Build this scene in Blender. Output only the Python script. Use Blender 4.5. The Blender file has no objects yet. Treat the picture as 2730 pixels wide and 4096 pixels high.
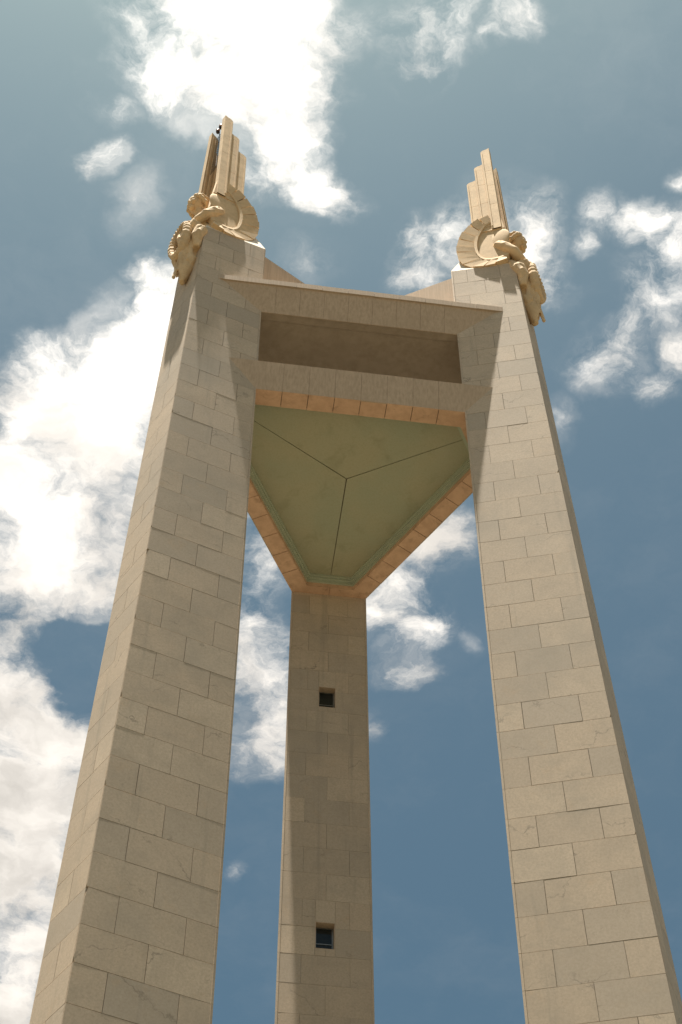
import bpy, bmesh, math, random
from math import sin, cos, pi, sqrt, radians
from mathutils import Vector, Matrix, noise

scene = bpy.context.scene
col = scene.collection
random.seed(7)

# ------------------------------------------------------------------ scale
# The monument is measured in "units" around its central axis; 1 unit = 0.55 m,
# eye level is unit height 0 (1.65 m above the plaza).
S = 0.55
EYE = 1.65
def wp(p):
    return Vector((p[0] * S, p[1] * S, p[2] * S + EYE))

# ------------------------------------------------------------------ camera
cam_d = bpy.data.cameras.new('camera')
cam_d.sensor_fit = 'HORIZONTAL'
cam_d.sensor_width = 36.0
cam_d.lens = 6467.05 / 2730.0 * 36.0
cam_d.clip_start = 0.1
cam_d.clip_end = 6000
cam = bpy.data.objects.new('camera', cam_d)
col.objects.link(cam)
cam.location = wp((-8.0843, -59.0096, 0.0))
cam.rotation_euler = (2.50690, -0.0007, -0.1312)
scene.camera = cam

# ------------------------------------------------------------------ sun
SUN = Vector((-0.074, -0.043, 1.0)).normalized()
sun_d = bpy.data.lights.new('sun', 'SUN')
sun_d.energy = 5.0
sun_d.angle = radians(0.53)
sun_d.color = (1.0, 0.92, 0.79)
sun = bpy.data.objects.new('sun', sun_d)
col.objects.link(sun)
sun.location = (0, 0, 150)
sun.rotation_euler = SUN.to_track_quat('Z', 'Y').to_euler()

# ------------------------------------------------------------------ exposure
scene.view_settings.view_transform = 'Standard'
scene.view_settings.look = 'None'
scene.view_settings.exposure = 1.75
scene.view_settings.gamma = 1.0
scene.view_settings.use_curve_mapping = False

# ------------------------------------------------------------------ node helper
class NT:
    dims = '3D'
    def __init__(self, tree):
        self.t = tree
        tree.nodes.clear()
    def n(self, typ, ins=None, **props):
        nd = self.t.nodes.new(typ)
        for k, v in props.items():
            setattr(nd, k, v)
        for k, v in (ins or {}).items():
            sock = nd.inputs[k]
            if hasattr(v, 'is_output'):
                self.t.links.new(v, sock)
            else:
                sock.default_value = v
        return nd
    def math(self, op, a, b=None, c=None, clamp=False):
        ins = {0: a}
        if b is not None: ins[1] = b
        if c is not None: ins[2] = c
        nd = self.n('ShaderNodeMath', ins, operation=op)
        nd.use_clamp = clamp
        return nd.outputs[0]
    def noise(self, vec, scale, detail=4.0, rough=0.55, dist=0.0, lac=2.0):
        nd = self.t.nodes.new('ShaderNodeTexNoise')
        nd.noise_dimensions = self.dims
        self.t.links.new(vec, nd.inputs['Vector'])
        for k, v in (('Scale', scale), ('Detail', detail), ('Roughness', rough), ('Distortion', dist), ('Lacunarity', lac)):
            nd.inputs[k].default_value = v
        return nd.outputs['Fac']
    def vmath(self, op, a, b=None):
        ins = {0: a}
        if b is not None: ins[1] = b
        return self.n('ShaderNodeVectorMath', ins, operation=op)
    def ramp(self, fac, lo, hi, a=0.0, b=1.0, smooth=True):
        nd = self.n('ShaderNodeMapRange', {0: fac, 1: lo, 2: hi, 3: a, 4: b})
        nd.interpolation_type = 'SMOOTHSTEP' if smooth else 'LINEAR'
        nd.clamp = True
        return nd.outputs[0]
    def mix(self, fac, a, b, mode='MIX'):
        nd = self.t.nodes.new('ShaderNodeMix')
        nd.data_type = 'RGBA'
        nd.blend_type = mode
        for i, v in ((0, fac), (6, a), (7, b)):
            if hasattr(v, 'is_output'): self.t.links.new(v, nd.inputs[i])
            else: nd.inputs[i].default_value = v
        return nd.outputs[2]

SKY_STRENGTH = 0.05
SKY_TINT = (0.385, 0.492, 0.432, 1.0)
CLOUD_BRIGHT = 7.2
# ------------------------------------------------------------------ world: sky with cloud layer
world = bpy.data.worlds.new('World')
scene.world = world
world.use_nodes = True
world.cycles.sampling_method = 'MANUAL'
world.cycles.sample_map_resolution = 512
w = NT(world.node_tree)
w.dims = '2D'
sky = w.n('ShaderNodeTexSky')
sky.sky_type = 'NISHITA'
sky.sun_disc = False
sky.sun_elevation = math.asin(SUN.z)
sky.sun_rotation = math.atan2(SUN.x, SUN.y)
sky.altitude = 60
sky.air_density = 1.0
sky.dust_density = 2.3
sky.ozone_density = 1.0
tc = w.n('ShaderNodeTexCoord')
sep = w.n('ShaderNodeSeparateXYZ', {0: tc.outputs['Generated']})
zc = w.math('MAXIMUM', sep.outputs[2], 0.02)
cu = w.math('DIVIDE', sep.outputs[0], zc)
cv = w.math('DIVIDE', sep.outputs[1], zc)
uv = w.n('ShaderNodeCombineXYZ', {0: cu, 1: cv, 2: 0.0}).outputs[0]
# domain warp for ragged cumulus edges
wn = w.n('ShaderNodeTexNoise', {'Vector': uv, 'Scale': 16.0, 'Detail': 5.0, 'Roughness': 0.6})
wv = w.vmath('SUBTRACT', wn.outputs['Color'], (0.5, 0.5, 0.5)).outputs[0]
wv = w.vmath('MULTIPLY', wv, (0.06, 0.06, 0.0)).outputs[0]
uvw = w.vmath('ADD', uv, wv).outputs[0]
# individual clouds on the layer: (u, v, half length, half width, angle, thickness)
CLOUDS = [(-0.0148,0.3619,0.052,0.0283,2.995,1.43),(-0.028,0.401,0.0475,0.0268,-2.91,1.32),(0.0047,0.3908,0.0354,0.0333,1.677,1.21),(0.0144,0.4282,0.0276,0.0256,1.608,1.1),(0.0414,0.4618,0.0268,0.014,-2.69,0.88),(0.0173,0.4556,0.026,0.0188,2.984,0.77),(-0.0778,0.3619,0.0246,0.0167,2.948,0.45),(0.0495,0.3478,0.0327,0.0168,3.011,0.39),(-0.1007,0.4603,0.0141,0.0114,1.699,0.75),(-0.0733,0.4882,0.0178,0.0131,1.603,0.42),(-0.0674,0.5385,0.0121,0.0094,2.896,0.65),(-0.091,0.4241,0.0141,0.0074,2.979,0.4),(-0.053,0.5745,0.0279,0.0205,1.585,1.37),(-0.0717,0.6239,0.0506,0.0349,1.588,1.56),(-0.1087,0.64,0.0394,0.0333,2.753,1.37),(-0.1329,0.6813,0.0403,0.0335,1.815,1.43),(-0.0941,0.6878,0.0505,0.0457,2.051,1.43),(-0.1449,0.7305,0.0416,0.0358,2.623,1.43),(-0.1145,0.7595,0.0644,0.0519,2.813,1.3),(-0.1232,0.8122,0.0618,0.0446,2.892,1.43),(-0.0881,0.8343,0.0354,0.0301,2.759,1.3),(-0.1488,0.9365,0.0558,0.0403,1.682,1.64),(-0.1221,0.9986,0.0723,0.0508,1.647,1.72),(-0.1393,1.0814,0.0849,0.0619,1.681,1.72),(-0.1457,1.1745,0.0836,0.0594,1.673,1.48),(-0.136,1.2857,0.0741,0.0416,1.606,1.4),(-0.1517,1.3755,0.0614,0.0374,1.631,1.4),(0.1019,0.3465,0.0246,0.0227,2.479,0.6),(0.0977,0.3727,0.0195,0.0174,2.411,0.55),(0.155,0.3339,0.0145,0.0128,2.262,0.65),(0.1194,0.3358,0.0164,0.0111,3.047,0.45),(0.1441,0.3494,0.0135,0.0086,2.666,0.4),(0.1153,0.5008,0.0201,0.0149,1.381,0.8),(0.1402,0.4876,0.0211,0.0194,2.026,0.8),(0.122,0.5236,0.0181,0.0137,3.046,0.7),(0.1991,0.4798,0.0267,0.0177,1.309,0.64),(0.2119,0.5117,0.0242,0.015,1.316,0.51),(0.2396,0.4581,0.0164,0.0117,1.243,0.51),(0.2359,0.4816,0.0101,0.0088,1.048,0.47),(0.2724,0.457,0.021,0.0176,-2.976,0.7),(0.292,0.4741,0.0305,0.0177,1.256,0.7),(0.2871,0.5155,0.0276,0.0217,1.331,0.66),(0.2764,0.5487,0.028,0.0176,2.106,0.55),(0.2667,0.5754,0.0254,0.0218,-2.981,0.47),(0.3045,0.5853,0.0191,0.0148,-3.098,0.51),(0.3159,0.5543,0.0221,0.0153,1.2,0.51),(0.2811,0.4207,0.0089,0.0076,-2.885,0.36),(0.0557,0.9094,0.0497,0.0289,1.482,0.74),(0.0656,0.9685,0.0418,0.0334,1.514,0.87),(0.0429,0.8537,0.0424,0.0212,1.481,0.46),(0.0382,0.7734,0.0483,0.0238,1.479,0.51),(0.0455,0.992,0.0264,0.0224,1.57,0.74),(0.1675,0.7433,0.0344,0.0262,1.814,1.05),(0.1445,0.7945,0.0332,0.0259,1.618,0.95),(0.1381,0.8225,0.023,0.0175,1.408,0.8),(0.173,0.8411,0.0306,0.0193,2.195,0.8),(0.1718,0.8793,0.018,0.0169,-3.092,0.7),(0.2132,0.8452,0.0095,0.0088,1.089,0.38),(0.0485,0.5198,0.021,0.0169,2.991,0.25),(0.1532,0.9517,0.0206,0.0111,1.423,0.4),(0.0529,1.1541,0.0146,0.0088,2.073,0.35),(0.2451,0.6235,0.0194,0.0127,1.297,0.3),(0.1702,0.4705,0.0298,0.0263,1.164,0.3)]
field = None
for (bu, bv, ra, rb, an, wt) in CLOUDS:
    k = 1.7
    mp = w.n('ShaderNodeMapping', {'Vector': uvw, 'Location': (bu, bv, 0.0), 'Rotation': (0.0, 0.0, an), 'Scale': (ra * k, rb * k, 1.0)}, vector_type='TEXTURE')
    gr = w.n('ShaderNodeTexGradient', {'Vector': mp.outputs[0]}, gradient_type='SPHERICAL')
    f = w.math('MULTIPLY', gr.outputs['Fac'], wt * 1.5)
    field = f if field is None else w.math('MAXIMUM', field, f)
# clear gaps between the clouds
for (bu, bv, ra, rb, an, wt) in [(-0.1049,0.9016,0.0523,0.0283,2.653,1),(-0.0962,0.9443,0.0353,0.0217,1.594,1)]:
    mp = w.n('ShaderNodeMapping', {'Vector': uvw, 'Location': (bu, bv, 0.0), 'Rotation': (0.0, 0.0, an), 'Scale': (ra * 1.5, rb * 1.5, 1.0)}, vector_type='TEXTURE')
    gr = w.n('ShaderNodeTexGradient', {'Vector': mp.outputs[0]}, gradient_type='SPHERICAL')
    field = w.math('MAXIMUM', w.math('SUBTRACT', field, w.math('MULTIPLY', gr.outputs['Fac'], 2.6)), 0.0)
# the cloud field goes on the same way over the rest of the sky
far = w.ramp(w.noise(uv, 3.2, 2.0, 0.5), 0.48, 0.66, 0.0, 1.05)
du = w.math('DIVIDE', w.math('SUBTRACT', cu, 0.12), 0.42)
dv = w.math('DIVIDE', w.math('SUBTRACT', cv, 0.80), 0.62)
outside = w.ramp(w.math('ADD', w.math('MULTIPLY', du, du), w.math('MULTIPLY', dv, dv)), 0.9, 1.5)
field = w.math('MAXIMUM', field, w.math('MULTIPLY', far, outside))
fb = w.noise(uvw, 17.0, 10.0, 0.68)
det = w.math('MULTIPLY', w.math('SUBTRACT', fb, 0.5), 3.2)
gate = w.ramp(field, 0.0, 0.6)
dens = w.math('ADD', field, w.math('MULTIPLY', det, gate))
veil = w.math('MULTIPLY', w.ramp(w.noise(uvw, 6.0, 7.0, 0.68), 0.42, 0.78), w.ramp(field, 0.0, 0.7, 0.03, 0.42))
alpha = w.math('MAXIMUM', w.ramp(dens, 0.0, 1.75), veil)
# sunward clouds are the brightest; thick parts carry soft grey undersides
sd = w.vmath('DOT_PRODUCT', tc.outputs['Generated'], tuple(SUN)).outputs['Value']
fwd = w.ramp(sd, 0.66, 0.97, 0.80, 1.5, False)
shade = w.noise(uvw, 9.0, 5.0, 0.6)
shade = w.ramp(shade, 0.22, 0.74, 0.70, 1.16)
lit = w.math('MULTIPLY', fwd, shade)
sky_tint = w.mix(1.0, sky.outputs[0], SKY_TINT, 'MULTIPLY')
cloud_col = w.mix(1.0, (1.0 * CLOUD_BRIGHT, 0.94 * CLOUD_BRIGHT, 0.86 * CLOUD_BRIGHT, 1.0), w.n('ShaderNodeCombineColor', {0: lit, 1: lit, 2: lit}).outputs[0], 'MULTIPLY')
skycol = w.mix(alpha, sky_tint, cloud_col)
bg = w.n('ShaderNodeBackground', {'Color': skycol, 'Strength': SKY_STRENGTH})
wo = w.n('ShaderNodeOutputWorld', {'Surface': bg.outputs[0]})

# ------------------------------------------------------------------ materials
def new_mat(name):
    m = bpy.data.materials.new(name)
    m.use_nodes = True
    return m, NT(m.node_tree)

def finish(t, color, rough=0.8, bump=None, bstr=0.2, bdist=0.01, spec=0.3, metallic=0.0):
    ins = {'Base Color': color, 'Roughness': rough, 'Specular IOR Level': spec, 'Metallic': metallic}
    if bump is not None:
        bn = t.n('ShaderNodeBump', {'Height': bump, 'Strength': bstr, 'Distance': bdist})
        ins['Normal'] = bn.outputs[0]
    p = t.n('ShaderNodeBsdfPrincipled', ins)
    t.n('ShaderNodeOutputMaterial', {'Surface': p.outputs[0]})

def marble_mat():
    m, t = new_mat('marble')
    geo = t.n('ShaderNodeNewGeometry')
    oi = t.n('ShaderNodeObjectInfo')
    rnd = t.math('FRACT', t.math('ADD', oi.outputs['Random'], geo.outputs['Random Per Island']))
    off = t.n('ShaderNodeCombineXYZ', {0: t.math('MULTIPLY', rnd, 91.0), 1: t.math('MULTIPLY', rnd, 37.0), 2: t.math('MULTIPLY', rnd, 53.0)}).outputs[0]
    v = t.vmath('ADD', geo.outputs['Position'], off).outputs[0]
    tone = t.math('FRACT', t.math('MULTIPLY', rnd, 17.3))
    tone2 = t.math('FRACT', t.math('MULTIPLY', rnd, 43.7))
    c = t.mix(tone, (0.575, 0.455, 0.332, 1), (0.525, 0.422, 0.315, 1))
    c = t.mix(t.ramp(tone2, 0.66, 1.0, 0.0, 0.65), c, (0.435, 0.37, 0.295, 1))
    c = t.mix(t.ramp(tone2, 0.30, 0.0, 0.0, 0.6), c, (0.63, 0.515, 0.385, 1))
    broad = t.noise(v, 0.9, 6.0, 0.65, 0.6)
    c = t.mix(t.ramp(broad, 0.40, 0.75, 0.0, 0.6), c, (0.42, 0.345, 0.26, 1))
    warm = t.noise(v, 1.7, 5.0, 0.65)
    c = t.mix(t.ramp(warm, 0.55, 0.8, 0.0, 0.55), c, (0.53, 0.385, 0.25, 1))
    grain = t.noise(geo.outputs['Position'], 17.0, 6.0, 0.78)
    c = t.mix(t.ramp(grain, 0.32, 0.72, 0.0, 0.55), c, (0.34, 0.27, 0.195, 1))
    # thin dark veins running diagonally in some slabs
    sx = t.n('ShaderNodeSeparateXYZ', {0: v})
    dg = t.math('ADD', t.math('MULTIPLY', t.math('ADD', sx.outputs[0], sx.outputs[1]), t.ramp(tone, 0.0, 1.0, -0.8, 0.8, False)), sx.outputs[2])
    dg = t.math('ADD', t.math('MULTIPLY', dg, 0.75), t.math('MULTIPLY', t.noise(v, 1.1, 5.0, 0.6), 1.6))
    vein = t.math('ABSOLUTE', t.math('SUBTRACT', t.math('FRACT', dg), 0.5))
    vmask = t.ramp(t.noise(v, 0.7, 4.0, 0.6), 0.49, 0.64)
    vf = t.math('MULTIPLY', t.ramp(vein, 0.0, 0.035, 0.75, 0.0), vmask)
    c = t.mix(vf, c, (0.25, 0.205, 0.155, 1))
    # rain streaks and soft grime running across the joints
    sv = t.n('ShaderNodeVectorMath', {0: geo.outputs['Position'], 1: (2.6, 2.6, 0.12)}, operation='MULTIPLY').outputs[0]
    streak = t.noise(sv, 1.0, 5.0, 0.65)
    c = t.mix(t.ramp(streak, 0.54, 0.76, 0.0, 0.42), c, (0.27, 0.235, 0.185, 1))
    grime = t.noise(geo.outputs['Position'], 0.28, 6.0, 0.65)
    c = t.mix(t.ramp(grime, 0.47, 0.72, 0.0, 0.42), c, (0.33, 0.285, 0.225, 1))
    finish(t, c, 0.75, grain, 0.06, 0.003, 0.25)
    return m

def concrete_mat(name, base, dark, streaky=True, dirt=None):
    m, t = new_mat(name)
    geo = t.n('ShaderNodeNewGeometry')
    oi = t.n('ShaderNodeObjectInfo')
    P = geo.outputs['Position']
    sv = t.n('ShaderNodeVectorMath', {0: P, 1: (14.0, 14.0, 0.5) if streaky else (3.0, 3.0, 3.0)}, operation='MULTIPLY').outputs[0]
    st = t.noise(sv, 1.0, 5.0, 0.65)
    c = t.mix(t.ramp(st, 0.35, 0.7), base, dark)
    br = t.noise(P, 0.7, 5.0, 0.6)
    c = t.mix(t.ramp(br, 0.4, 0.75, 0.0, 0.5), c, dark)
    vr = t.math('MULTIPLY', oi.outputs['Random'], 0.22)
    c = t.mix(vr, c, dark)
    if dirt:
        dn = t.noise(P, 2.3, 7.0, 0.7, 0.5)
        c = t.mix(t.ramp(dn, 0.55, 0.72, 0.0, 0.7), c, dirt)
    grain = t.noise(P, 30.0, 4.0, 0.7)
    c = t.mix(t.ramp(grain, 0.35, 0.7, 0.0, 0.3), c, dark)
    finish(t, c, 0.85, t.math('ADD', grain, st), 0.10, 0.004, 0.2)
    return m

def tanstone_mat():
    m, t = new_mat('tan_stone')
    geo = t.n('ShaderNodeNewGeometry')
    oi = t.n('ShaderNodeObjectInfo')
    P = geo.outputs['Position']
    a = t.noise(P, 1.6, 6.0, 0.65)
    c = t.mix(t.ramp(a, 0.35, 0.7), (0.70, 0.51, 0.30, 1), (0.56, 0.405, 0.235, 1))
    c = t.mix(t.math('MULTIPLY', oi.outputs['Random'], 0.25), c, (0.42, 0.30, 0.18, 1))
    b = t.noise(P, 9.0, 6.0, 0.7)
    c = t.mix(t.ramp(b, 0.5, 0.75, 0.0, 0.45), c, (0.37, 0.25, 0.135, 1))
    d = t.noise(P, 35.0, 4.0, 0.7)
    finish(t, c, 0.85, t.math('ADD', b, d), 0.18, 0.008, 0.2)
    return m

def plain_mat(name, rgb, rough=0.7, metallic=0.0, var=0.25, scale=6.0):
    m, t = new_mat(name)
    geo = t.n('ShaderNodeNewGeometry')
    nz = t.noise(geo.outputs['Position'], scale, 5.0, 0.65)
    c = t.mix(t.ramp(nz, 0.3, 0.7, 0.0, 1.0), (*rgb, 1), (rgb[0] * (1 - var), rgb[1] * (1 - var), rgb[2] * (1 - var), 1))
    finish(t, c, rough, nz, 0.08, 0.004, 0.3, metallic)
    return m

def green_mat():
    m, t = new_mat('green_paint')
    geo = t.n('ShaderNodeNewGeometry')
    P = geo.outputs['Position']
    a = t.noise(P, 0.35, 5.0, 0.6)
    c = t.mix(t.ramp(a, 0.35, 0.7), (0.425, 0.405, 0.275, 1), (0.375, 0.395, 0.28, 1))
    b = t.noise(P, 18.0, 4.0, 0.7)
    c = t.mix(t.ramp(b, 0.4, 0.75, 0.0, 0.3), c, (0.26, 0.25, 0.13, 1))
    s = t.noise(P, 0.9, 7.0, 0.72, 0.4)
    c = t.mix(t.ramp(s, 0.50, 0.72, 0.0, 0.45), c, (0.25, 0.255, 0.155, 1))
    s2 = t.noise(P, 0.5, 5.0, 0.7)
    c = t.mix(t.ramp(s2, 0.55, 0.75, 0.0, 0.4), c, (0.44, 0.42, 0.30, 1))
    finish(t, c, 0.75, b, 0.06, 0.003, 0.25)
    return m

def ground_mat():
    m, t = new_mat('plaza_paving')
    geo = t.n('ShaderNodeNewGeometry')
    P = geo.outputs['Position']
    a = t.noise(P, 0.02, 4.0, 0.6)
    c = t.mix(t.ramp(a, 0.4, 0.6), (0.098, 0.081, 0.060, 1), (0.064, 0.061, 0.038, 1))
    b = t.noise(P, 3.0, 5.0, 0.6)
    c = t.mix(t.ramp(b, 0.3, 0.7, 0.0, 0.4), c, (0.06, 0.052, 0.04, 1))
    finish(t, c, 0.9, b, 0.2, 0.01)
    return m

M_MARBLE = marble_mat()
M_CORE = plain_mat('mortar', (0.24, 0.20, 0.15), 0.9)
M_CONC = concrete_mat('concrete', (0.54, 0.42, 0.31, 1), (0.42, 0.322, 0.232, 1))
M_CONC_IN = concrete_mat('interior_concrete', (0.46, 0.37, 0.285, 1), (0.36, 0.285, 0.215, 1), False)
M_TERRA = concrete_mat('terracotta_stone', (0.69, 0.46, 0.305, 1), (0.54, 0.35, 0.23, 1), False, (0.37, 0.235, 0.155, 1))
M_TAN = tanstone_mat()
M_GREEN = green_mat()
M_MOULD = plain_mat('moulding_paint', (0.46, 0.50, 0.375), 0.7, 0.0, 0.12, 1.2)
M_METAL = plain_mat('dark_metal', (0.05, 0.04, 0.035), 0.5, 0.6)
M_ALU = plain_mat('window_metal', (0.30, 0.30, 0.28), 0.4, 0.7)
M_GLASS = plain_mat('dark_glass', (0.025, 0.03, 0.03), 0.08)
M_LAMP = plain_mat('lamp_glass', (0.45, 0.22, 0.12), 0.3)
M_CAP = concrete_mat('pale_marble', (0.74, 0.68, 0.58, 1), (0.62, 0.56, 0.47, 1))
M_GROUND = ground_mat()

# ------------------------------------------------------------------ object helpers
WORLD_LOC = {}
def tag(o, label=None, cat=None, group=None, kind=None):
    if label: o['label'] = label
    if cat: o['category'] = cat
    if group: o['group'] = group
    if kind: o['kind'] = kind
    return o

def empty(name, loc):
    o = bpy.data.objects.new(name, None)
    col.objects.link(o)
    o.location = loc
    o.empty_display_size = 0.5
    WORLD_LOC[o] = Vector(loc)
    return o

def build(name, verts, faces, mat, parent=None, fix=True, smooth=False):
    """verts in world metres; origin at their centre"""
    c = Vector((0, 0, 0))
    for v in verts: c += v
    c /= len(verts)
    me = bpy.data.meshes.new(name)
    me.from_pydata([tuple(v - c) for v in verts], [], faces)
    if fix:
        bm = bmesh.new(); bm.from_mesh(me)
        bmesh.ops.recalc_face_normals(bm, faces=bm.faces)
        bm.to_mesh(me); bm.free()
    me.materials.append(mat)
    if smooth:
        for p in me.polygons: p.use_smooth = True
    o = bpy.data.objects.new(name, me)
    col.objects.link(o)
    WORLD_LOC[o] = c
    if parent is not None:
        o.parent = parent
        o.location = c - WORLD_LOC[parent]
    else:
        o.location = c
    return o

BOXF = [(0, 1, 2, 3), (7, 6, 5, 4), (0, 4, 5, 1), (1, 5, 6, 2), (2, 6, 7, 3), (3, 7, 4, 0)]
class MB:
    """collects pieces (in units) for one mesh"""
    def __init__(self): self.v = []; self.f = []
    def add(self, pts, faces):
        k = len(self.v)
        self.v += [wp(p) for p in pts]
        self.f += [tuple(i + k for i in f) for f in faces]
    def hexa(self, pts8): self.add(pts8, BOXF)
    def prism(self, poly_a, poly_b):
        n = len(poly_a)
        fs = [tuple(range(n)), tuple(range(2 * n - 1, n - 1, -1))]
        for i in range(n):
            j = (i + 1) % n
            fs.append((i, j, n + j, n + i))
        self.add(list(poly_a) + list(poly_b), fs)
    def tube(self, pts, rads, seg=8, cap=True):
        rings = []
        P = [Vector(p) for p in pts]
        for i, p in enumerate(P):
            d = (P[min(i + 1, len(P) - 1)] - P[max(i - 1, 0)]).normalized()
            up = Vector((0, 0, 1)) if abs(d.z) < 0.9 else Vector((1, 0, 0))
            a = d.cross(up).normalized(); b = d.cross(a)
            rings.append([p + (a * cos(2 * pi * k / seg) + b * sin(2 * pi * k / seg)) * rads[i] for k in range(seg)])
        fs = []
        for i in range(len(rings) - 1):
            for k in range(seg):
                k2 = (k + 1) % seg
                fs.append((i * seg + k, i * seg + k2, (i + 1) * seg + k2, (i + 1) * seg + k))
        if cap:
            fs.append(tuple(range(seg)))
            fs.append(tuple(range((len(rings) - 1) * seg, len(rings) * seg)))
        self.add([tuple(q) for r in rings for q in r], fs)
    def ball(self, c, rx, ry, rz, ax=None, seg=14, rings=9):
        ax = ax or (Vector((1, 0, 0)), Vector((0, 1, 0)), Vector((0, 0, 1)))
        c = Vector(c); pts = [tuple(c + ax[2] * rz)]
        for i in range(1, rings):
            th = pi * i / rings
            for k in range(seg):
                ph = 2 * pi * k / seg
                pts.append(tuple(c + ax[0] * (rx * sin(th) * cos(ph)) + ax[1] * (ry * sin(th) * sin(ph)) + ax[2] * (rz * cos(th))))
        pts.append(tuple(c - ax[2] * rz))
        fs = []
        for k in range(seg): fs.append((0, 1 + k, 1 + (k + 1) % seg))
        for i in range(rings - 2):
            for k in range(seg):
                a = 1 + i * seg + k; b = 1 + i * seg + (k + 1) % seg
                fs.append((a, a + seg, b + seg, b))
        last = len(pts) - 1; st = 1 + (rings - 2) * seg
        for k in range(seg): fs.append((last, st + (k + 1) % seg, st + k))
        self.add(pts, fs)
    def build(self, name, mat, parent=None, smooth=False):
        return build(name, self.v, self.f, mat, parent, True, smooth)

# ------------------------------------------------------------------ monument plan
HS = 83.4846            # underside of the deck
R0, D0, W2, B0 = 8.8752, 4.7262, 2.8127, 5.0
TOP = 101.64
BASE = -EYE / S
A3 = 2 * pi / 3
ANG = {'B': 0.0, 'L': A3, 'R': -A3}
def rot2(x, y, a): return (cos(a) * x - sin(a) * y, sin(a) * x + cos(a) * y)
def Rz(z): return R0 + 0.735 * (z - HS) / 100
def Dz(z): return D0 - 2.1362 * (z - HS) / 100
def corner(p, io, sg, z):
    """p pylon key, io 'i' inner / 'o' outer, sg -1/+1 along the local x axis"""
    if io == 'i': x, y = sg * B0 / 2, Rz(z)
    else: x, y = sg * W2 / 2, Rz(z) + Dz(z)
    return rot2(x, y, ANG[p])

# ------------------------------------------------------------------ ground
g = build('plaza_ground', [Vector((-2500, -2500, 0)), Vector((2500, -2500, 0)), Vector((2500, 2500, 0)), Vector((-2500, 2500, 0))], [(0, 1, 2, 3)], M_GROUND)
tag(g, 'stone and grass plaza ground around the monument', 'ground', kind='structure')

# ------------------------------------------------------------------ monument root
mon = empty('memorial_monument', (0, 0, 0))
tag(mon, 'tall memorial of three pale marble pylons joined by a high triangular deck', 'monument')

COURSE = 1.842
def joint(k): return 39.0 + COURSE * k
K_TOP = 34
K_BOT = int(math.ceil((BASE - 39.0) / COURSE))
FACES = {'side_m': (('i', -1), ('o', -1)), 'side_p': (('i', 1), ('o', 1)), 'inner': (('i', -1), ('i', 1)), 'outer': (('o', -1), ('o', 1))}
# faces shown in the picture
SHOWN = {'L': ('side_m', 'outer'), 'R': ('side_p', 'outer'), 'B': ('inner',)}
GAP = 0.011
SLAB_T = 0.11
WIN = [(-0.59, 0.49, 72.54, 74.37), (-0.57, 0.50, 54.19, 55.95)]

def face_pt(p, fc, f, z, off):
    (a, sa), (b, sb) = FACES[fc]
    ax, ay = corner(p, a, sa, z); bx, by = corner(p, b, sb, z)
    x = ax + (bx - ax) * f; y = ay + (by - ay) * f
    ex, ey = bx - ax, by - ay
    L = sqrt(ex * ex + ey * ey)
    nx, ny = ey / L, -ex / L
    # outward: away from pylon centre
    cx, cy = rot2(0, Rz(z) + Dz(z) / 2, ANG[p])
    if nx * (x - cx) + ny * (y - cy) < 0: nx, ny = -nx, -ny
    return (x + nx * off, y + ny * off, z)

def face_len(p, fc, z):
    (a, sa), (b, sb) = FACES[fc]
    ax, ay = corner(p, a, sa, z); bx, by = corner(p, b, sb, z)
    return sqrt((bx - ax) ** 2 + (by - ay) ** 2)

def slab_pts(p, fc, f0, f1, z0, z1, rs, chip=None):
    L = face_len(p, fc, z0)
    G = GAP * (0.5 if p == 'B' else 1.0) * rs.uniform(0.6, 1.25)
    gf = G / L
    a, b = f0 + (gf if f0 > 0.001 else 0.0), f1 - (gf if f1 < 0.999 else 0.0)
    c, d = z0 + G, z1 - G
    proud = rs.uniform(-0.0012, 0.0012) + (rs.uniform(-0.003, 0.003) if rs.random() < 0.12 else 0.0)
    tx = rs.gauss(0, 0.0013); tz = rs.gauss(0, 0.0009)
    o = [proud - tx - tz, proud + tx - tz, proud + tx + tz, proud - tx + tz]
    if fc == 'outer': o = [q * 0.6 for q in o]
    j = lambda: rs.uniform(-0.004, 0.004)
    zs = [c + j(), c + j(), d + j(), d + j()]
    fs = [a, b, b, a]
    if chip is None:
        front = [face_pt(p, fc, fs[i], zs[i], o[i]) for i in range(4)]
        back = [face_pt(p, fc, fs[i], zs[i], -SLAB_T) for i in range(4)]
        return front, back
    # chip: corner index broken off
    ff, zz, oo = [], [], []
    for i in range(4):
        if i == chip[0]:
            df = chip[1] / L * (1 if i in (0, 3) else -1); dz = chip[2] * (1 if i in (0, 1) else -1)
            pr = [(fs[i], zs[i] + dz), (fs[i] + df, zs[i])]
            if i in (1, 3): pr = pr[::-1]
            for (q, s_) in pr: ff.append(q); zz.append(s_); oo.append(o[i])
        else: ff.append(fs[i]); zz.append(zs[i]); oo.append(o[i])
    front = [face_pt(p, fc, ff[i], zz[i], oo[i]) for i in range(len(ff))]
    back = [face_pt(p, fc, ff[i], zz[i], -SLAB_T) for i in range(len(ff))]
    return front, back

def course_cells(fc, k):
    even = (k % 2 == 0)
    if fc == 'outer':
        e = 0.02
        return [(e, 0.5), (0.5, 1 - e)] if even else [(e, 1 - e)]
    return [(0, 0.5), (0.5, 1)] if even else [(0, 0.245), (0.245, 0.755), (0.755, 1)]

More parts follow.
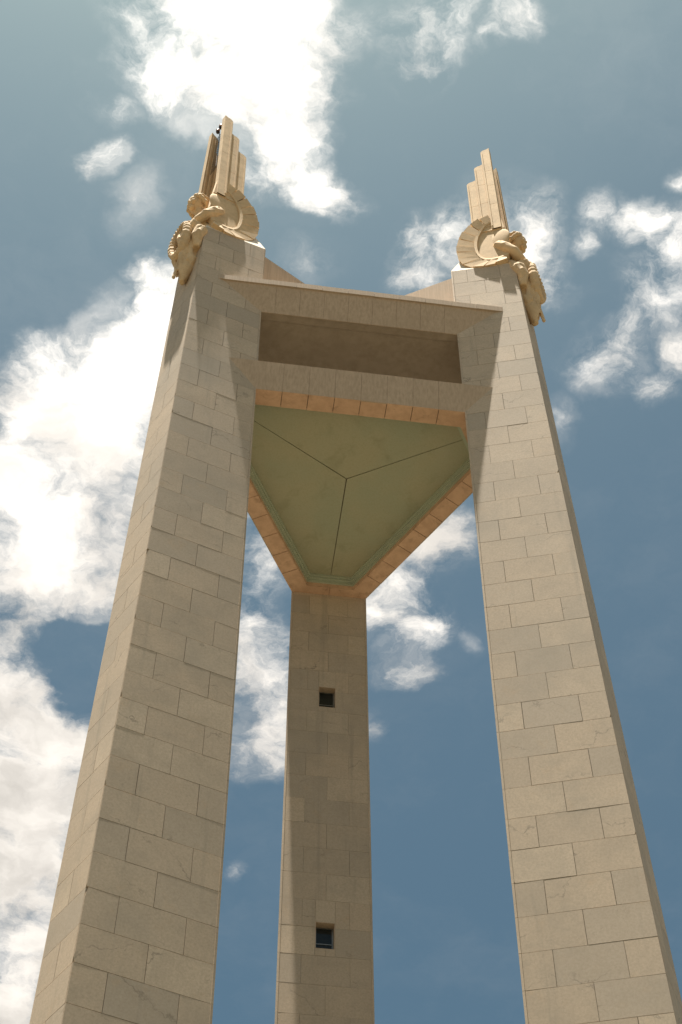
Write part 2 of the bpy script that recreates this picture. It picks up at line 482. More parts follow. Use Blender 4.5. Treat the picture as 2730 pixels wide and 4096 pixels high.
def cut_windows(cell, z0, z1, zref):
    """split the slab around the window openings of the back pylon's inner face"""
    out = [(cell[0], cell[1], z0, z1)]
    for (x0, x1, w0, w1) in WIN:
        f0, f1 = (x0 + B0 / 2) / B0, (x1 + B0 / 2) / B0
        nxt = []
        for (a, b, c, d) in out:
            if b <= f0 or a >= f1 or d <= w0 or c >= w1:
                nxt.append((a, b, c, d)); continue
            if a < f0: nxt.append((a, f0, c, d))
            if b > f1: nxt.append((f1, b, c, d))
            m0, m1 = max(a, f0), min(b, f1)
            if c < w0: nxt.append((m0, m1, c, w0))
            if d > w1: nxt.append((m0, m1, w1, d))
        out = nxt
    return out

CHIPS = {('R', 'side_p', 4, 0): (0, 0.16, 0.28), ('R', 'side_p', 20, 1): (1, 0.10, 0.3), ('L', 'side_m', 1, 2): (2, 0.08, 0.5),
         ('L', 'side_m', 13, 2): (2, 0.09, 0.5), ('L', 'side_m', 8, 1): (1, 0.06, 0.35), ('R', 'side_p', 9, 2): (1, 0.07, 0.2)}
PY_LABEL = {'L': 'left marble pylon whose broad face lies in shade', 'R': 'right marble pylon with sunlit broad face', 'B': 'middle marble pylon standing behind with two small windows'}
pylons = {}
for p in ('L', 'R', 'B'):
    rs = random.Random({'L': 11, 'R': 22, 'B': 33}[p])
    mb = MB()
    ins = 0.075
    def core_ring(z):
        cx, cy = rot2(0, Rz(z) + Dz(z) / 2, ANG[p])
        pts = []
        for io, sg in (('i', -1), ('i', 1), ('o', 1), ('o', -1)):
            x, y = corner(p, io, sg, z)
            dx, dy = cx - x, cy - y
            l = sqrt(dx * dx + dy * dy)
            pts.append((x + dx / l * ins * 1.45, y + dy / l * ins * 1.45, z))
        return pts
    if p == 'B':
        # core of the back pylon is hollow behind the windows: built as stacked blocks round two openings
        zs = [BASE, WIN[1][2], WIN[1][3], WIN[0][2], WIN[0][3], TOP]
        for i in range(5):
            a, b = core_ring(zs[i]), core_ring(zs[i + 1])
            if i in (0, 2, 4):
                n_ = 12
                for q in range(n_):
                    mb.prism(core_ring(zs[i] + (zs[i + 1] - zs[i]) * q / n_), core_ring(zs[i] + (zs[i + 1] - zs[i]) * (q + 1) / n_))
            else:
                x0, x1 = (WIN[1] if i == 1 else WIN[0])[:2]
                for (u0, u1) in ((0, 1), ):
                    lo = a; hi = b
                    def cut(ring, xa, xb, yb=None):
                        y0 = ring[0][1]; y1 = ring[2][1]
                        return [(xa, y0), (xb, y0)]
                    yi = a[0][1]; yo = a[2][1]; ym = yi + 1.0
                    for (xa, xb) in ((a[0][0], x0), (x1, a[1][0])):
                        A_ = [(xa, yi, zs[i]), (xb, yi, zs[i]), (xb, ym, zs[i]), (xa, ym, zs[i])]
                        B_ = [(xa, yi, zs[i + 1]), (xb, yi, zs[i + 1]), (xb, ym, zs[i + 1]), (xa, ym, zs[i + 1])]
                        mb.prism(A_, B_)
                    A_ = [(a[0][0], ym, zs[i]), (a[1][0], ym, zs[i]), (a[2][0], yo, zs[i]), (a[3][0], yo, zs[i])]
                    B_ = [(q[0], q[1], zs[i + 1]) for q in A_]
                    mb.prism(A_, B_)
    else:
        zs = [BASE + (TOP - BASE) * i / 30 for i in range(31)]
        for i in range(30): mb.prism(core_ring(zs[i]), core_ring(zs[i + 1]))
    core = mb.build('pylon', M_CORE, mon)
    tag(core, PY_LABEL[p])
    pylons[p] = core
    rest = MB()
    for k in range(K_BOT, K_TOP):
        z0, z1 = joint(k), joint(k + 1)
        if k == K_TOP - 1: z1 = TOP
        for fc in FACES:
            shown = fc in SHOWN[p] and ((p == 'B' and 4 <= k <= 24) or (p != 'B' and k >= -3))
            for ci, cell in enumerate(course_cells(fc, k)):
                rects = [(cell[0], cell[1], z0, z1)]
                if p == 'B' and fc == 'inner': rects = cut_windows(cell, z0, z1, None)
                for (a, b, c, d) in rects:
                    if b - a < 0.01 or d - c < 0.05: continue
                    ch = CHIPS.get((p, fc, k, ci)) if shown else None
                    if shown and ch is None and fc != 'outer' and (a < 0.001 or b > 0.999) and rs.random() < 0.16:
                        ch = (rs.choice((0, 3)) if a < 0.001 else rs.choice((1, 2)), rs.uniform(0.02, 0.055), rs.uniform(0.06, 0.35))
                    fr, bk = slab_pts(p, fc, a, b, c, d, rs, ch)
                    if shown:
                        m2 = MB(); m2.prism(fr, bk)
                        m2.build('slab', M_MARBLE, core)
                    else:
                        rest.prism(fr, bk)
    o = rest.build('cladding', M_MARBLE, core)
    tag(o, kind='stuff')
    # sloped cap on the pylon head
    cap = MB()
    zt = TOP + 2.5
    base = [(*corner(p, io, sg, TOP), TOP + 0.008) for io, sg in (('i', -1), ('i', 1), ('o', 1), ('o', -1))]
    top = []
    for (rr, ss) in ((Rz(TOP) + 0.75, -1.8), (Rz(TOP) + 0.75, 1.8), (Rz(TOP) + Dz(TOP) - 0.6, 0.8), (Rz(TOP) + Dz(TOP) - 0.6, -0.8)):
        top.append((*rot2(ss, rr, ANG[p]), zt))
    cap.prism(base, top)
    cap.build('pylon_cap', M_CAP, core)

# windows of the back pylon
for (x0, x1, z0, z1) in WIN:
    core = pylons['B']
    yi = Rz((z0 + z1) / 2)
    lin = MB()
    t_ = 0.04
    ya, yb = yi - 0.002, yi + 0.98
    # reveal lining: head, sill, jambs
    for (a, b, c, d) in ((x0 + 0.001, x1 - 0.001, z1 - t_, z1 - 0.001), (x0 + 0.001, x1 - 0.001, z0 + 0.001, z0 + t_), (x0 + 0.001, x0 + t_, z0 + t_, z1 - t_), (x1 - t_, x1 - 0.001, z0 + t_, z1 - t_)):
        lin.hexa([(a, ya, c), (b, ya, c), (b, yb, c), (a, yb, c), (a, ya, d), (b, ya, d), (b, yb, d), (a, yb, d)])
    lin.build('window_reveal', M_CONC, core)
    fr = MB()
    yf = yi + 0.42
    zm = z0 + 0.62
    for (a, b, c, d) in ((x0 + t_, x1 - t_, z0 + t_, z0 + t_ + 0.06), (x0 + t_, x1 - t_, z1 - t_ - 0.06, z1 - t_), (x0 + t_, x0 + t_ + 0.07, z0 + t_ + 0.06, z1 - t_ - 0.06), (x1 - t_ - 0.09, x1 - t_, z0 + t_ + 0.06, z1 - t_ - 0.06), (x0 + t_ + 0.07, x1 - t_ - 0.09, zm, zm + 0.05)):
        fr.hexa([(a, yf, c), (b, yf, c), (b, yf + 0.1, c), (a, yf + 0.1, c), (a, yf, d), (b, yf, d), (b, yf + 0.1, d), (a, yf + 0.1, d)])
    fr.build('window_frame', M_ALU, core)
    for (c, d) in ((z0 + t_ + 0.06, zm), (zm + 0.05, z1 - t_ - 0.06)):
        pn = MB()
        a, b = x0 + t_ + 0.07, x1 - t_ - 0.09
        pn.hexa([(a, yf + 0.04, c), (b, yf + 0.04, c), (b, yf + 0.06, c), (a, yf + 0.06, c), (a, yf + 0.04, d), (b, yf + 0.04, d), (b, yf + 0.06, d), (a, yf + 0.06, d)])
        pn.build('window_pane', M_GLASS, core)

# ------------------------------------------------------------------ deck between the pylons
# one side of the deck: local frame a (along), q (outward distance), z. Side directions: front, back-left, back-right
SIDES = {'front': -pi / 2, 'back_left': radians(150), 'back_right': radians(30)}
def sp(side, a, q, z):
    th = SIDES[side]
    return (q * cos(th) - a * sin(th), q * sin(th) + a * cos(th), z)
def side_q(t, z):
    ix, iy = corner('R', 'i', 1, z); ox, oy = corner('R', 'o', 1, z)
    return -(iy + (oy - iy) * t)
Q0 = side_q(0, HS)
ALEN = abs(corner('R', 'i', 1, HS)[0])
Q_PT = side_q(0.3926, 85.86)
Q_U = side_q(0.0, 92.89)
Q_C = side_q(0.6936, 95.11)
PLATE = 0.07
for side in SIDES:
    # ---- parapet
    def para(q0, q1, z0, z1, th, a0, a1, mbx, d0=0.0, d1=None):
        d1 = th if d1 is None else d1
        mbx.hexa([sp(side, a0, q0 - d0, z0), sp(side, a1, q0 - d0, z0), sp(side, a1, q0 - d1, z0), sp(side, a0, q0 - d1, z0),
                  sp(side, a0, q1 - d0, z1), sp(side, a1, q1 - d0, z1), sp(side, a1, q1 - d1, z1), sp(side, a0, q1 - d1, z1)])
    core = MB()
    para(Q0, Q_PT, HS + 0.06, 85.84, 0.5, -9.0, 9.0, core, PLATE, 0.55)
    core = core.build('parapet', M_CORE, mon)
    n = 8
    rs = random.Random(hash(side) % 1000 if False else {'front': 5, 'back_left': 6, 'back_right': 8}[side])
    edges = [-9.0] + [-ALEN + 2 * ALEN * i / n for i in range(1, n)] + [9.0]
    for i in range(n):
        m2 = MB(); d = rs.uniform(-0.006, 0.006)
        para(Q0 + d, Q_PT + d, HS + 0.004, 85.86, 0, edges[i] + 0.006, edges[i + 1] - 0.006, m2, 0.0, PLATE)
        m2.build('parapet_panel', M_CONC, core)
    # coping behind the panels
    m2 = MB()
    para(Q_PT, Q_PT, 85.79, 85.855, 0, -9.0, 9.0, m2, PLATE + 0.002, 0.62)
    m2.build('coping', M_CONC, core)
    # ---- upper fascia
    core = MB()
    para(Q_U, Q_C - 0.12, 92.93, 95.1, 0, -10.2, 10.2, core, PLATE, 0.6)
    core = core.build('fascia', M_CONC_IN, mon)
    edges = [-10.2] + [-ALEN + 2 * ALEN * (i - 0.5) / n for i in range(1, n + 1)] + [10.2]
    for i in range(n + 1):
        m2 = MB(); d = rs.uniform(-0.006, 0.006)
        para(Q_U + d, Q_C - 0.12 + d, 92.89, 95.11, 0, edges[i] + 0.006, edges[i + 1] - 0.006, m2, 0.0, PLATE)
        m2.build('fascia_panel', M_CONC, core)
    n2 = 11
    for i in range(n2):
        m2 = MB(); d = rs.uniform(-0.008, 0.008)
        a0, a1 = -9.55 + 19.1 * i / n2, -9.55 + 19.1 * (i + 1) / n2
        if i == 0: a0 = -10.2
        if i == n2 - 1: a1 = 10.2
        para(Q_C + d, Q_C + d, 95.114, 95.69 + d * 0.5, 0, a0 + 0.008, a1 - 0.008, m2, 0.0, 1.3)
        m2.build('cornice_block', M_CONC, core)

def hexa_ring(qlong, rshort, z):
    """truncated triangle: distance qlong to the long sides, rshort to the short ones; starts at back pylon, ccw"""
    x = (qlong - 0.5 * rshort) / (sqrt(3) / 2)
    out = []
    for p in ('B', 'L', 'R'):
        # at B: right corner then left corner (ccw)
        out.append((*rot2(x, rshort, ANG[p]), z))
        out.append((*rot2(-x, rshort, ANG[p]), z))
    return out
QI, RI = 5.48, 8.26
# backing slab of the soffit, a ring
def ring_mesh(o0, i0, o1, i1, mbx):
    n = len(o0)
    pts = o0 + i0 + o1 + i1
    fs = []
    for i in range(n):
        j = (i + 1) % n
        fs += [(i, j, n + j, n + i), (2 * n + i, 2 * n + j, 3 * n + j, 3 * n + i), (i, j, 2 * n + j, 2 * n + i), (n + i, n + j, 3 * n + j, 3 * n + i)]
    mbx.add(pts, fs)
TT = 0.08
mb = MB()
ring_mesh(hexa_ring(Q0 - 0.04, R0 + 0.4, HS + TT), hexa_ring(QI + 0.08, RI + 0.08, HS + TT), hexa_ring(Q0 - 0.04, R0 + 0.4, HS + 1.2), hexa_ring(QI + 0.08, RI + 0.08, HS + 1.2), mb)
soffit = mb.build('soffit', M_CORE, mon)
rs = random.Random(3)
XI = (QI - 0.5 * RI) / (sqrt(3) / 2)     # half width of inner short side
AI = sqrt(3) / 2 * RI + 0.5 * XI         # half length of inner long side
for side in SIDES:
    n = 8
    for i in range(n):
        d = rs.uniform(-0.014, 0.014); gq = 0.02
        o0, o1 = -ALEN + 2 * ALEN * i / n, -ALEN + 2 * ALEN * (i + 1) / n
        i0 = max(o0, -AI) if i else -AI
        i1 = min(o1, AI) if i < n - 1 else AI
        lo = [sp(side, o0 + gq, Q0 - 0.003, HS + d), sp(side, o1 - gq, Q0 - 0.003, HS + d), sp(side, i1 - gq, QI + rs.uniform(-0.015, 0.015), HS + d), sp(side, i0 + gq, QI + rs.uniform(-0.015, 0.015), HS + d)]
        hi = [(q[0], q[1], HS + TT + 0.02) for q in lo]
        m2 = MB(); m2.prism(lo, hi); m2.build('soffit_tile', M_TERRA, soffit)
for p in ('B', 'L', 'R'):
    for sg in (-1, 1):
        d = rs.uniform(-0.014, 0.014)
        lo = [(sg * 0.012, R0 + 0.02), (sg * (B0 / 2 - 0.02), R0 + 0.02), (sg * (XI - 0.02), RI), (sg * 0.012, RI)]
        lo = [(*rot2(x, y, ANG[p]), HS + d) for x, y in lo]
        hi = [(q[0], q[1], HS + TT + 0.02) for q in lo]
        m2 = MB(); m2.prism(lo, hi); m2.build('soffit_tile', M_TERRA, soffit)
# recess lining in the same stone, six pieces
inner = hexa_ring(QI, RI, 0)
outer = hexa_ring(QI + 0.07, RI + 0.07, 0)
for i in range(6):
    j = (i + 1) % 6
    a, b, c, d = inner[i], inner[j], outer[j], outer[i]
    m2 = MB()
    e = 0.003
    m2.prism([(q[0], q[1], HS + TT + 0.025) for q in (a, b, c, d)], [(q[0], q[1], HS + 0.42) for q in (a, b, c, d)])
    m2.build('recess_lining', M_TERRA, soffit)
# green moulding rings and panels
CEIL = 84.45
ceil_root = MB()
hx = hexa_ring(QI + 0.3, RI + 0.3, CEIL + 0.12)
ceil_root.prism(hx, [(q[0], q[1], CEIL + 0.3) for q in hx])
ceiling = ceil_root.build('painted_ceiling', M_CORE, mon)
for (q_in, q_out, z0, z1) in ((0.10, -0.1, HS + 0.40, HS + 0.62), (0.24, -0.1, HS + 0.63, HS + 0.80), (0.33, -0.1, HS + 0.81, CEIL + 0.05)):
    m2 = MB()
    ring_mesh(hexa_ring(QI - q_out, RI - q_out, z0), hexa_ring(QI - q_in, RI - q_in, z0), hexa_ring(QI - q_out, RI - q_out, z1), hexa_ring(QI - q_in, RI - q_in, z1), m2)
    m2.build('moulding', M_MOULD, ceiling)
hx = hexa_ring(QI - 0.30, RI - 0.30, CEIL)
mids = []
for i in range(3):
    a, b = hx[2 * i], hx[2 * i + 1]
    mids.append(((a[0] + b[0]) / 2, (a[1] + b[1]) / 2, CEIL))
for i in range(3):
    j = (i + 1) % 3
    poly = [(0, 0, CEIL), mids[i], hx[2 * i + 1], hx[(2 * i + 2) % 6], mids[j]]
    cx = sum(q[0] for q in poly) / 5; cy = sum(q[1] for q in poly) / 5
    lo = []
    for q in poly:
        dx, dy = cx - q[0], cy - q[1]; l = sqrt(dx * dx + dy * dy)
        lo.append((q[0] + dx / l * 0.038, q[1] + dy / l * 0.038, CEIL + rs.uniform(0, 0.0)))
    m2 = MB(); m2.prism(lo, [(q[0], q[1], CEIL + 0.1) for q in lo])
    m2.build('ceiling_panel', M_GREEN, ceiling)

# gallery floor, gallery ceiling, roof and attic
def slab_hex(name, ql, rsh, z0, z1, mat):
    h = hexa_ring(ql, rsh, z0)
    m2 = MB(); m2.prism(h, [(q[0], q[1], z1) for q in h])
    return m2.build(name, mat, mon)
slab_hex('gallery_floor', Q0 - 0.35, R0 + 0.3, HS + 1.21, HS + 1.5, M_CONC_IN)
slab_hex('gallery_ceiling', Q_U - 0.14, R0 + 0.3, 93.0, 93.4, M_CONC_IN)
slab_hex('roof_slab', Q_C - 0.9, R0 + 1.0, 95.0, 95.55, M_CONC)
for p in ('L', 'R', 'B'):
    m2 = MB()
    pts = [(-2.2, 0.0), (2.2, 0.0), (2.2, 9.3), (-2.2, 9.3)]
    if p != 'L': pts = [(-2.2, 1.3), (0, 0.02), (2.2, 1.3), (2.2, 9.3), (-2.2, 9.3)]
    else: pts = [(-2.2, 1.3), (0, 0.02), (2.2, 1.3), (2.2, 9.3), (-2.2, 9.3)]
    lo = [(*rot2(x, y, ANG[p]), 95.56) for x, y in pts]
    m2.prism(lo, [(q[0], q[1], 101.2) for q in lo])
    m2.build('attic_wall', M_CONC, mon)

# ------------------------------------------------------------------ winged figures
def make_angel(p, near, label):
    th = ANG[p] + pi / 2
    er = Vector((cos(th), sin(th), 0))
    es = Vector((-sin(th), cos(th), 0)) * near
    ez = Vector((0, 0, 1))
    def L3(r, s, z): return er * r + es * s + ez * z
    root = empty('angel_statue', wp(L3(12.6, 0, TOP)))
    tag(root, label, 'statue', 'winged stone figures on the pylon heads')
    # ---- wings
    OUT = [(12.15, 109.7), (11.4, 109.4), (10.68, 108.8), (10.12, 107.9), (9.77, 106.9), (9.55, 105.8), (9.50, 104.8), (9.57, 103.7), (9.85, 102.6), (10.48, 101.85), (11.3, 101.62), (12.1, 101.68), (13.0, 101.97)]
    INN = [(12.35, 108.75), (11.75, 108.4), (11.3, 107.6), (10.98, 106.8), (10.80, 105.9), (10.76, 105.1), (10.80, 104.4), (10.92, 103.7), (11.1, 103.15), (11.4, 102.7), (11.8, 102.5), (12.35, 102.45), (13.0, 102.6)]
    def W(sg, r, z, off):
        s = 1.96 - (r - 11.3) * 0.13 - 0.03 * (z - 102) + off
        return L3(r, sg * s, z)
    for sg in (1, -1):
        # field of the wing behind the rim
        fieldp = INN + [(13.15, 103.2), (13.25, 105.0), (13.1, 107.6)]
        m = MB()
        m.prism([W(sg, r, z, -0.16) for r, z in fieldp], [W(sg, r, z, -0.5) for r, z in fieldp])
        ext = [(12.35, 108.7), (13.1, 107.5), (12.9, 109.6), (10.85, 109.6), (11.3, 107.7)]
        ext = [(11.2, 107.4), (13.12, 107.3), (12.9, 109.9), (10.9, 109.4)]
        m.prism([W(sg, r, z, -0.1) for r, z in ext], [W(sg, r, z, -0.44) for r, z in ext])
        wing = m.build('wing', M_TAN, root)
        # raised band along the inner edge of the rim
        m = MB()
        for i in range(len(INN) - 1):
            (r0, z0), (r1, z1) = INN[i], INN[i + 1]
            c = (12.6, 105.6)
            def inw(r, z, k):
                d = Vector((c[0] - r, c[1] - z)).normalized() * k
                return (r + d.x, z + d.y)
            a0, a1 = inw(r0, z0, 0.02), inw(r1, z1, 0.02)
            b0, b1 = inw(r0, z0, 0.24), inw(r1, z1, 0.24)
            m.hexa([W(sg, *a0, 0.0), W(sg, *a1, 0.0), W(sg, *b1, -0.03), W(sg, *b0, -0.03), W(sg, *a0, -0.3), W(sg, *a1, -0.3), W(sg, *b1, -0.3), W(sg, *b0, -0.3)])
        m.build('rim_band', M_TAN, wing)
        # rim feathers
        for i in range(len(OUT) - 1):
            e = 0.09
            def lp(a, b, t): return (a[0] + (b[0] - a[0]) * t, a[1] + (b[1] - a[1]) * t)
            o0, o1 = lp(OUT[i], OUT[i + 1], e), lp(OUT[i], OUT[i + 1], 1 - e * 0.4)
            i0, i1 = lp(INN[i], INN[i + 1], e), lp(INN[i], INN[i + 1], 1 - e * 0.4)
            up = 0.05 * (i % 2)
            m = MB()
            # outer end of each feather flares outward
            m.hexa([W(sg, *o0, 0.07 + up), W(sg, *o1, 0.03 + up), W(sg, *i1, -0.04), W(sg, *i0, 0.0),
                    W(sg, *o0, -0.38), W(sg, *o1, -0.38), W(sg, *i1, -0.38), W(sg, *i0, -0.38)])
            m.build('feather', M_TAN, wing)
        # upright flight feathers
        for (r0, r1, zb, zt, dp) in ((12.22, 12.92, 107.4, 122.2, 0.0), (11.52, 12.2, 108.0, 119.45, -0.07), (10.78, 11.5, 108.0, 116.9, -0.14)):
            rr = 0.42
            top = [(r1, zt), (r0 + rr + 0.05, zt - 0.16)] + [(r0 + rr - rr * sin(a), zt - 0.16 - rr * 1.2 + rr * 1.2 * cos(a)) for a in [pi / 2 * k / 5 for k in range(1, 6)]]
            lv = [zb, zb + 4.2, zb + 7.6, zb + 10.4]
            lv = [z for z in lv if z < zt - 2.2]
            m = MB()
            for k, z in enumerate(lv):
                z2 = lv[k + 1] - 0.035 if k + 1 < len(lv) else None
                if z2: poly = [(r0, z), (r1, z), (r1, z2), (r0, z2)]
                else: poly = [(r0, z), (r1, z)] + top
                m.prism([W(sg, a, b, dp) for a, b in poly], [W(sg, a, b, -0.45) for a, b in poly])
            # core and bead
            poly = [(r0 + 0.03, zb), (r1 - 0.03, zb), (r1 - 0.03, zt - 0.3), (r0 + 0.45, zt - 0.5), (r0 + 0.03, zt - 0.9)]
            m.prism([W(sg, a, b, dp - 0.03) for a, b in poly], [W(sg, a, b, -0.42) for a, b in poly])
            bead = [(r0 + 0.02, zb + 0.4), (r0 + 0.13, zb + 0.4), (r0 + 0.13, zt - 0.75), (r0 + 0.02, zt - 0.75)]
            m.prism([W(sg, a, b, dp + 0.05) for a, b in bead], [W(sg, a, b, dp - 0.02) for a, b in bead])
            # ribs on the inner side
            for k in range(2):
                q0 = r0 + 0.18 + 0.3 * k
                bead = [(q0, zb), (q0 + 0.1, zb), (q0 + 0.1, zt - 0.8), (q0, zt - 0.8)]
                m.prism([W(sg, a, b, -0.44) for a, b in bead], [W(sg, a, b, -0.53) for a, b in bead])
            m.build('feather', M_TAN, wing)
        # shoulder shell of the wing
        m = MB()
        c = W(sg, 12.62, 105.7, -0.17)
        m.ball(c, 0.78, 0.11, 1.4, (er, es, (ez + er * 0.12).normalized()), 18, 12)
        m.build('shoulder_shell', M_TAN, wing, True)

    # ---- body: one continuous surface
    m = MB()
    def cap(pts, rads): m.tube([L3(*q) for q in pts], rads, 10)
    def ball(q, a, b, c, ax=None): m.ball(L3(*q), a, b, c, ax or (er, es, ez))
    # torso, neck
    ball((12.75, 0, 104.1), 0.75, 1.25, 1.6)
    ball((12.95, 0, 102.6), 0.75, 1.15, 1.6)
    cap([(12.85, 0, 104.8), (13.15, 0, 105.7), (13.35, 0, 106.3)], [0.6, 0.42, 0.42])
    # head bowed outwards
    hd = (er * 0.45 + ez * -0.9).normalized()      # face direction: out and down
    hu = (er * 0.9 + ez * 0.45).normalized()
    ball((13.62, 0, 106.85), 0.60, 0.62, 0.86, (er, es, (ez + er * 0.28).normalized()))
    fc = L3(13.62, 0, 106.85)
    nose = fc + er * 0.62 - ez * 0.12
    m.tube([fc + er * 0.5 + ez * 0.2, nose, nose - ez * 0.12 - er * 0.1], [0.09, 0.13, 0.08], 8)
    m.tube([fc + er * 0.42 + ez * 0.24 - es * 0.38, fc + er * 0.54 + ez * 0.25, fc + er * 0.42 + ez * 0.24 + es * 0.38], [0.09, 0.1, 0.09], 8)
    m.tube([fc + er * 0.42 - ez * 0.46 - es * 0.16, fc + er * 0.48 - ez * 0.45, fc + er * 0.42 - ez * 0.46 + es * 0.16], [0.07, 0.09, 0.07], 8)
    m.ball(fc + er * 0.34 - ez * 0.74, 0.2, 0.24, 0.2, (er, es, ez))
    for sg in (-1, 1):
        m.ball(fc + es * sg * 0.6 + er * -0.05, 0.16, 0.1, 0.24, (er, es, ez))
        m.ball(fc + es * sg * 0.26 + er * 0.42 - ez * 0.2, 0.18, 0.2, 0.22, (er, es, ez))
    # arms reach out and down to the wreath
    for sg in (1, -1):
        cap([(12.45, sg * 1.25, 104.95), (12.9, sg * 1.42, 104.2), (13.45, sg * 1.38, 103.35), (13.75, sg * 1.0, 102.85), (13.95, sg * 0.62, 102.6)], [0.55, 0.50, 0.42, 0.34, 0.24])
        # sleeve edge
        cap([(12.55, sg * 1.3, 105.3), (12.75, sg * 1.66, 104.75), (12.95, sg * 1.75, 104.1)], [0.18, 0.2, 0.14])
        # hand: palm, four fingers, thumb
        ball((14.04, sg * 0.52, 102.55), 0.22, 0.16, 0.24)
        for fi in range(4):
            ss = sg * (0.62 - 0.11 * fi); ln = (0.34, 0.4, 0.38, 0.3)[fi]
            cap([(14.12, ss, 102.57), (14.12 + ln * 0.6, ss, 102.5), (14.12 + ln * 0.75, ss, 102.44 - ln * 0.75)], [0.085, 0.08, 0.065])
        cap([(14.02, sg * 0.36, 102.6), (14.22, sg * 0.25, 102.35), (14.28, sg * 0.22, 102.1)], [0.09, 0.08, 0.065])
    # gown hanging down the outer face
    ro = lambda z: Rz(z) + Dz(z)
    cap([(12.9, 0, 102.4), (13.2, 0, 100.5), (13.35, 0, 98.6), (13.5, 0, 97.0), (13.75, 0.05, 95.0)], [1.1, 1.0, 0.82, 0.58, 0.16])
    for (s0, s1, z1, rr, out) in ((-1.05, -0.7, 97.6, 0.2, 0.0), (-0.62, -0.35, 96.2, 0.2, 0.42), (-0.1, 0.0, 95.2, 0.2, 0.55), (0.45, 0.22, 95.5, 0.2, 0.5), (1.0, 0.62, 97.0, 0.22, 0.1), (1.1, 0.1, 96.0, 0.16, 0.45)):
        zs_ = [102.2, 100.6, 99.0, 97.6 if z1 < 97.5 else z1 + 0.3, z1]
        pts = []
        for k, z in enumerate(zs_):
            t = k / 4
            pts.append((ro(z) + 0.42 + out * (1 - 0.35 * t) + 0.16 * sin(k * 2.1 + s0 * 5), s0 + (s1 - s0) * t + 0.08 * sin(k * 1.3 + s0 * 9), z))
        cap(pts, [rr, rr * 0.95, rr * 0.85, rr * 0.8, rr * 0.45])
    # bent knee and loose fold on the near and far side
    for sg in (1, -1):
        cap([(12.9, sg * 0.9, 102.2), (13.55, sg * 1.25, 100.9), (13.75, sg * 1.2, 100.0), (13.6, sg * 1.0, 98.7)], [0.55, 0.5, 0.42, 0.3])
        cap([(13.5, sg * 1.3, 101.0), (13.85, sg * 1.45, 100.2), (13.65, sg * 1.25, 98.9)], [0.16, 0.2, 0.1])
    # pointed lower fold
    cap([(13.6, 0.5, 97.8), (13.75, 0.3, 96.4), (13.85, 0.1, 94.95)], [0.5, 0.42, 0.16])
    body = m.build('body', M_TAN, root, True)
    def carve(o, fn, vox, it=1):
        rm = o.modifiers.new('remesh', 'REMESH'); rm.mode = 'VOXEL'; rm.voxel_size = vox
        sm = o.modifiers.new('smooth', 'SMOOTH'); sm.factor = 0.5; sm.iterations = it
        dg = bpy.context.evaluated_depsgraph_get(); dg.update()
        me = bpy.data.meshes.new_from_object(o.evaluated_get(dg))
        o.modifiers.clear()
        base = WORLD_LOC[o]
        nor = [v.normal.copy() for v in me.vertices]
        for v, nn in zip(me.vertices, nor):
            u = (v.co + base); u = Vector((u.x / S, u.y / S, (u.z - EYE) / S))
            v.co += nn * (fn(u.dot(er), u.dot(es), u.z) * S)
        for pl in me.polygons: pl.use_smooth = True
        me.materials.clear(); me.materials.append(M_TAN)
        o.data = me
    def gown(r, q, z):
        k = min(1.0, max(0.0, (103.2 - z) / 1.0)) * min(1.0, max(0.1, (r - 13.25) / 0.35))
        ph = q * 5.8 + 1.0 * sin(z * 0.9) + 0.5 * sin(z * 2.3 + q * 3)
        f = abs(sin(ph)) ** 0.6 - 0.6
        n_ = noise.noise(Vector((r, q, z)) * 2.6) * 0.02
        return 0.07 * k * f + n_
    carve(body, gown, 0.03)
    # ---- hair: wavy cap
    m = MB()
    hc = fc + ez * 0.22 - er * 0.12
    m.ball(hc - er * 0.12, 0.60, 0.68, 0.68, (er, es, ez), 20, 14)
    for k in range(9):
        a = pi * (0.12 + 0.76 * k / 8)
        e = Vector(es * cos(a) * 0.74 + ez * sin(a) * 0.72)
        m.tube([hc + er * 0.52 + e * 0.78, hc + er * 0.12 + e * 1.06, hc - er * 0.4 + e * 0.98, hc - er * 0.8 + e * 0.6 - ez * 0.2], [0.11, 0.16, 0.16, 0.1], 8)
    for sg in (-1, 1):
        m.tube([hc + er * 0.5 + es * sg * 0.3 + ez * 0.42, hc + er * 0.3 + es * sg * 0.74 - ez * 0.05, hc - er * 0.2 + es * sg * 0.78 - ez * 0.5, hc - er * 0.55 + es * sg * 0.5 - ez * 0.7], [0.14, 0.17, 0.17, 0.13], 8)
    hair = m.build('hair', M_TAN, root, True)
    carve(hair, lambda r, q, z: 0.045 * (abs(sin(7.0 * r + 4.0 * (z - 107) + 2.0 * sin(5 * q))) - 0.5), 0.034)
    # ---- wreath: ribbed oval garland hanging from the hands
    m = MB()
    cz, cr = 100.4, 14.28
    N = 84
    tube_pts, rad = [], []
    for k in range(N + 1):
        a = 2 * pi * k / N
        z = cz + 2.05 * cos(a); s = 0.86 * sin(a)
        r = cr + 0.12 * sin((z - 98) * 0.7)
        tube_pts.append((r, s, z)); rad.append((0.36 if k % 3 else 0.29) if z > 100.2 else 0.37 + 0.02 * sin(k * 1.7))
    rings = []
    for k in range(N):
        rings.append((tube_pts[k], rad[k]))
    pts, fs = [], []
    seg = 9
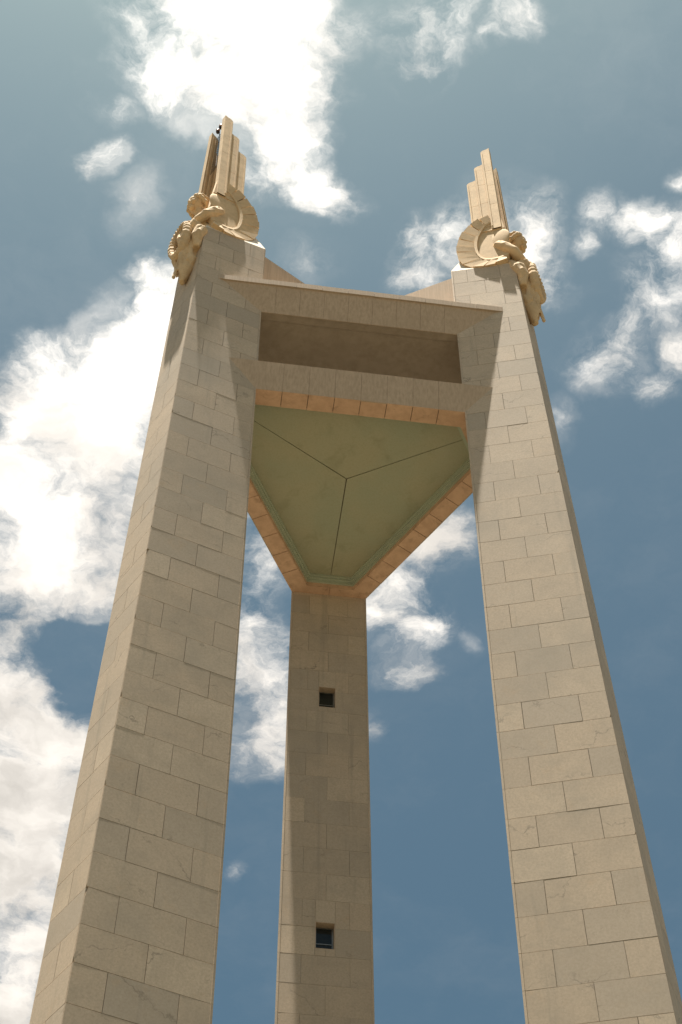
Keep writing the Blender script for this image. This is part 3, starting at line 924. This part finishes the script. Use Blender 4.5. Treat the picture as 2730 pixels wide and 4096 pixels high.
    for k in range(N):
        (r, s, z), q = rings[k]
        a = 2 * pi * k / N
        rad_dir = (es * sin(a) * 0.6 + ez * cos(a)).normalized()
        for j in range(seg):
            b = 2 * pi * j / seg
            pts.append(L3(r, s, z) + rad_dir * cos(b) * q * 0.85 + er * sin(b) * q)
    for k in range(N):
        k2 = (k + 1) % N
        for j in range(seg):
            j2 = (j + 1) % seg
            fs.append((k * seg + j, k * seg + j2, k2 * seg + j2, k2 * seg + j))
    m.add(pts, fs)
    m.build('wreath', M_TAN, root, False)
    return L3, W, root

L3a, Wa, _ = make_angel('L', 1, 'tan stone angel on the left pylon, dark ladder rungs between its upright wings')
L3b, Wb, _ = make_angel('R', -1, 'tan stone angel with sunlit wings on the right pylon')

# ladder rungs between the wings of the left figure
lad = empty('ladder', wp(L3a(12.4, 0, 109.5)))
tag(lad, 'dark metal ladder rungs between the tall wings of the left angel', 'ladder')
for i in range(16):
    z = 115.2 + i * 0.42
    a, b = Wa(1, 12.45, z, -0.44), Wa(-1, 12.45, z, -0.44)
    m = MB(); m.tube([a, b], [0.022, 0.022], 6)
    m.build('rung', M_METAL, lad)
# warning lamps on a thin mast
bea = empty('warning_light', wp(L3a(12.6, 0, 118.8)))
tag(bea, 'pair of small warning lamps on a thin mast atop the left angel', 'lamp')
m = MB(); m.tube([L3a(12.55, 0.05, 115.0), L3a(12.58, 0, 119.2), L3a(12.66, 0, 122.2)], [0.03, 0.03, 0.02], 6)
m.tube([L3a(12.6, 0, 120.9), L3a(12.78, -0.02, 121.15)], [0.03, 0.03], 6)
m.build('mast', M_METAL, bea)
for (r, s, z) in ((12.62, 0, 122.55), (12.80, -0.02, 121.45)):
    m = MB(); m.ball(L3a(r, s, z), 0.17, 0.17, 0.3, None, 12, 8)
    m.build('lamp', M_LAMP, bea, True)
    m = MB(); m.tube([L3a(r, s, z + 0.22), L3a(r, s, z + 0.36)], [0.15, 0.09], 8)
    m.tube([L3a(r, s, z - 0.38), L3a(r, s, z - 0.24)], [0.12, 0.16], 8)
    m.build('lamp_cap', M_METAL, bea)
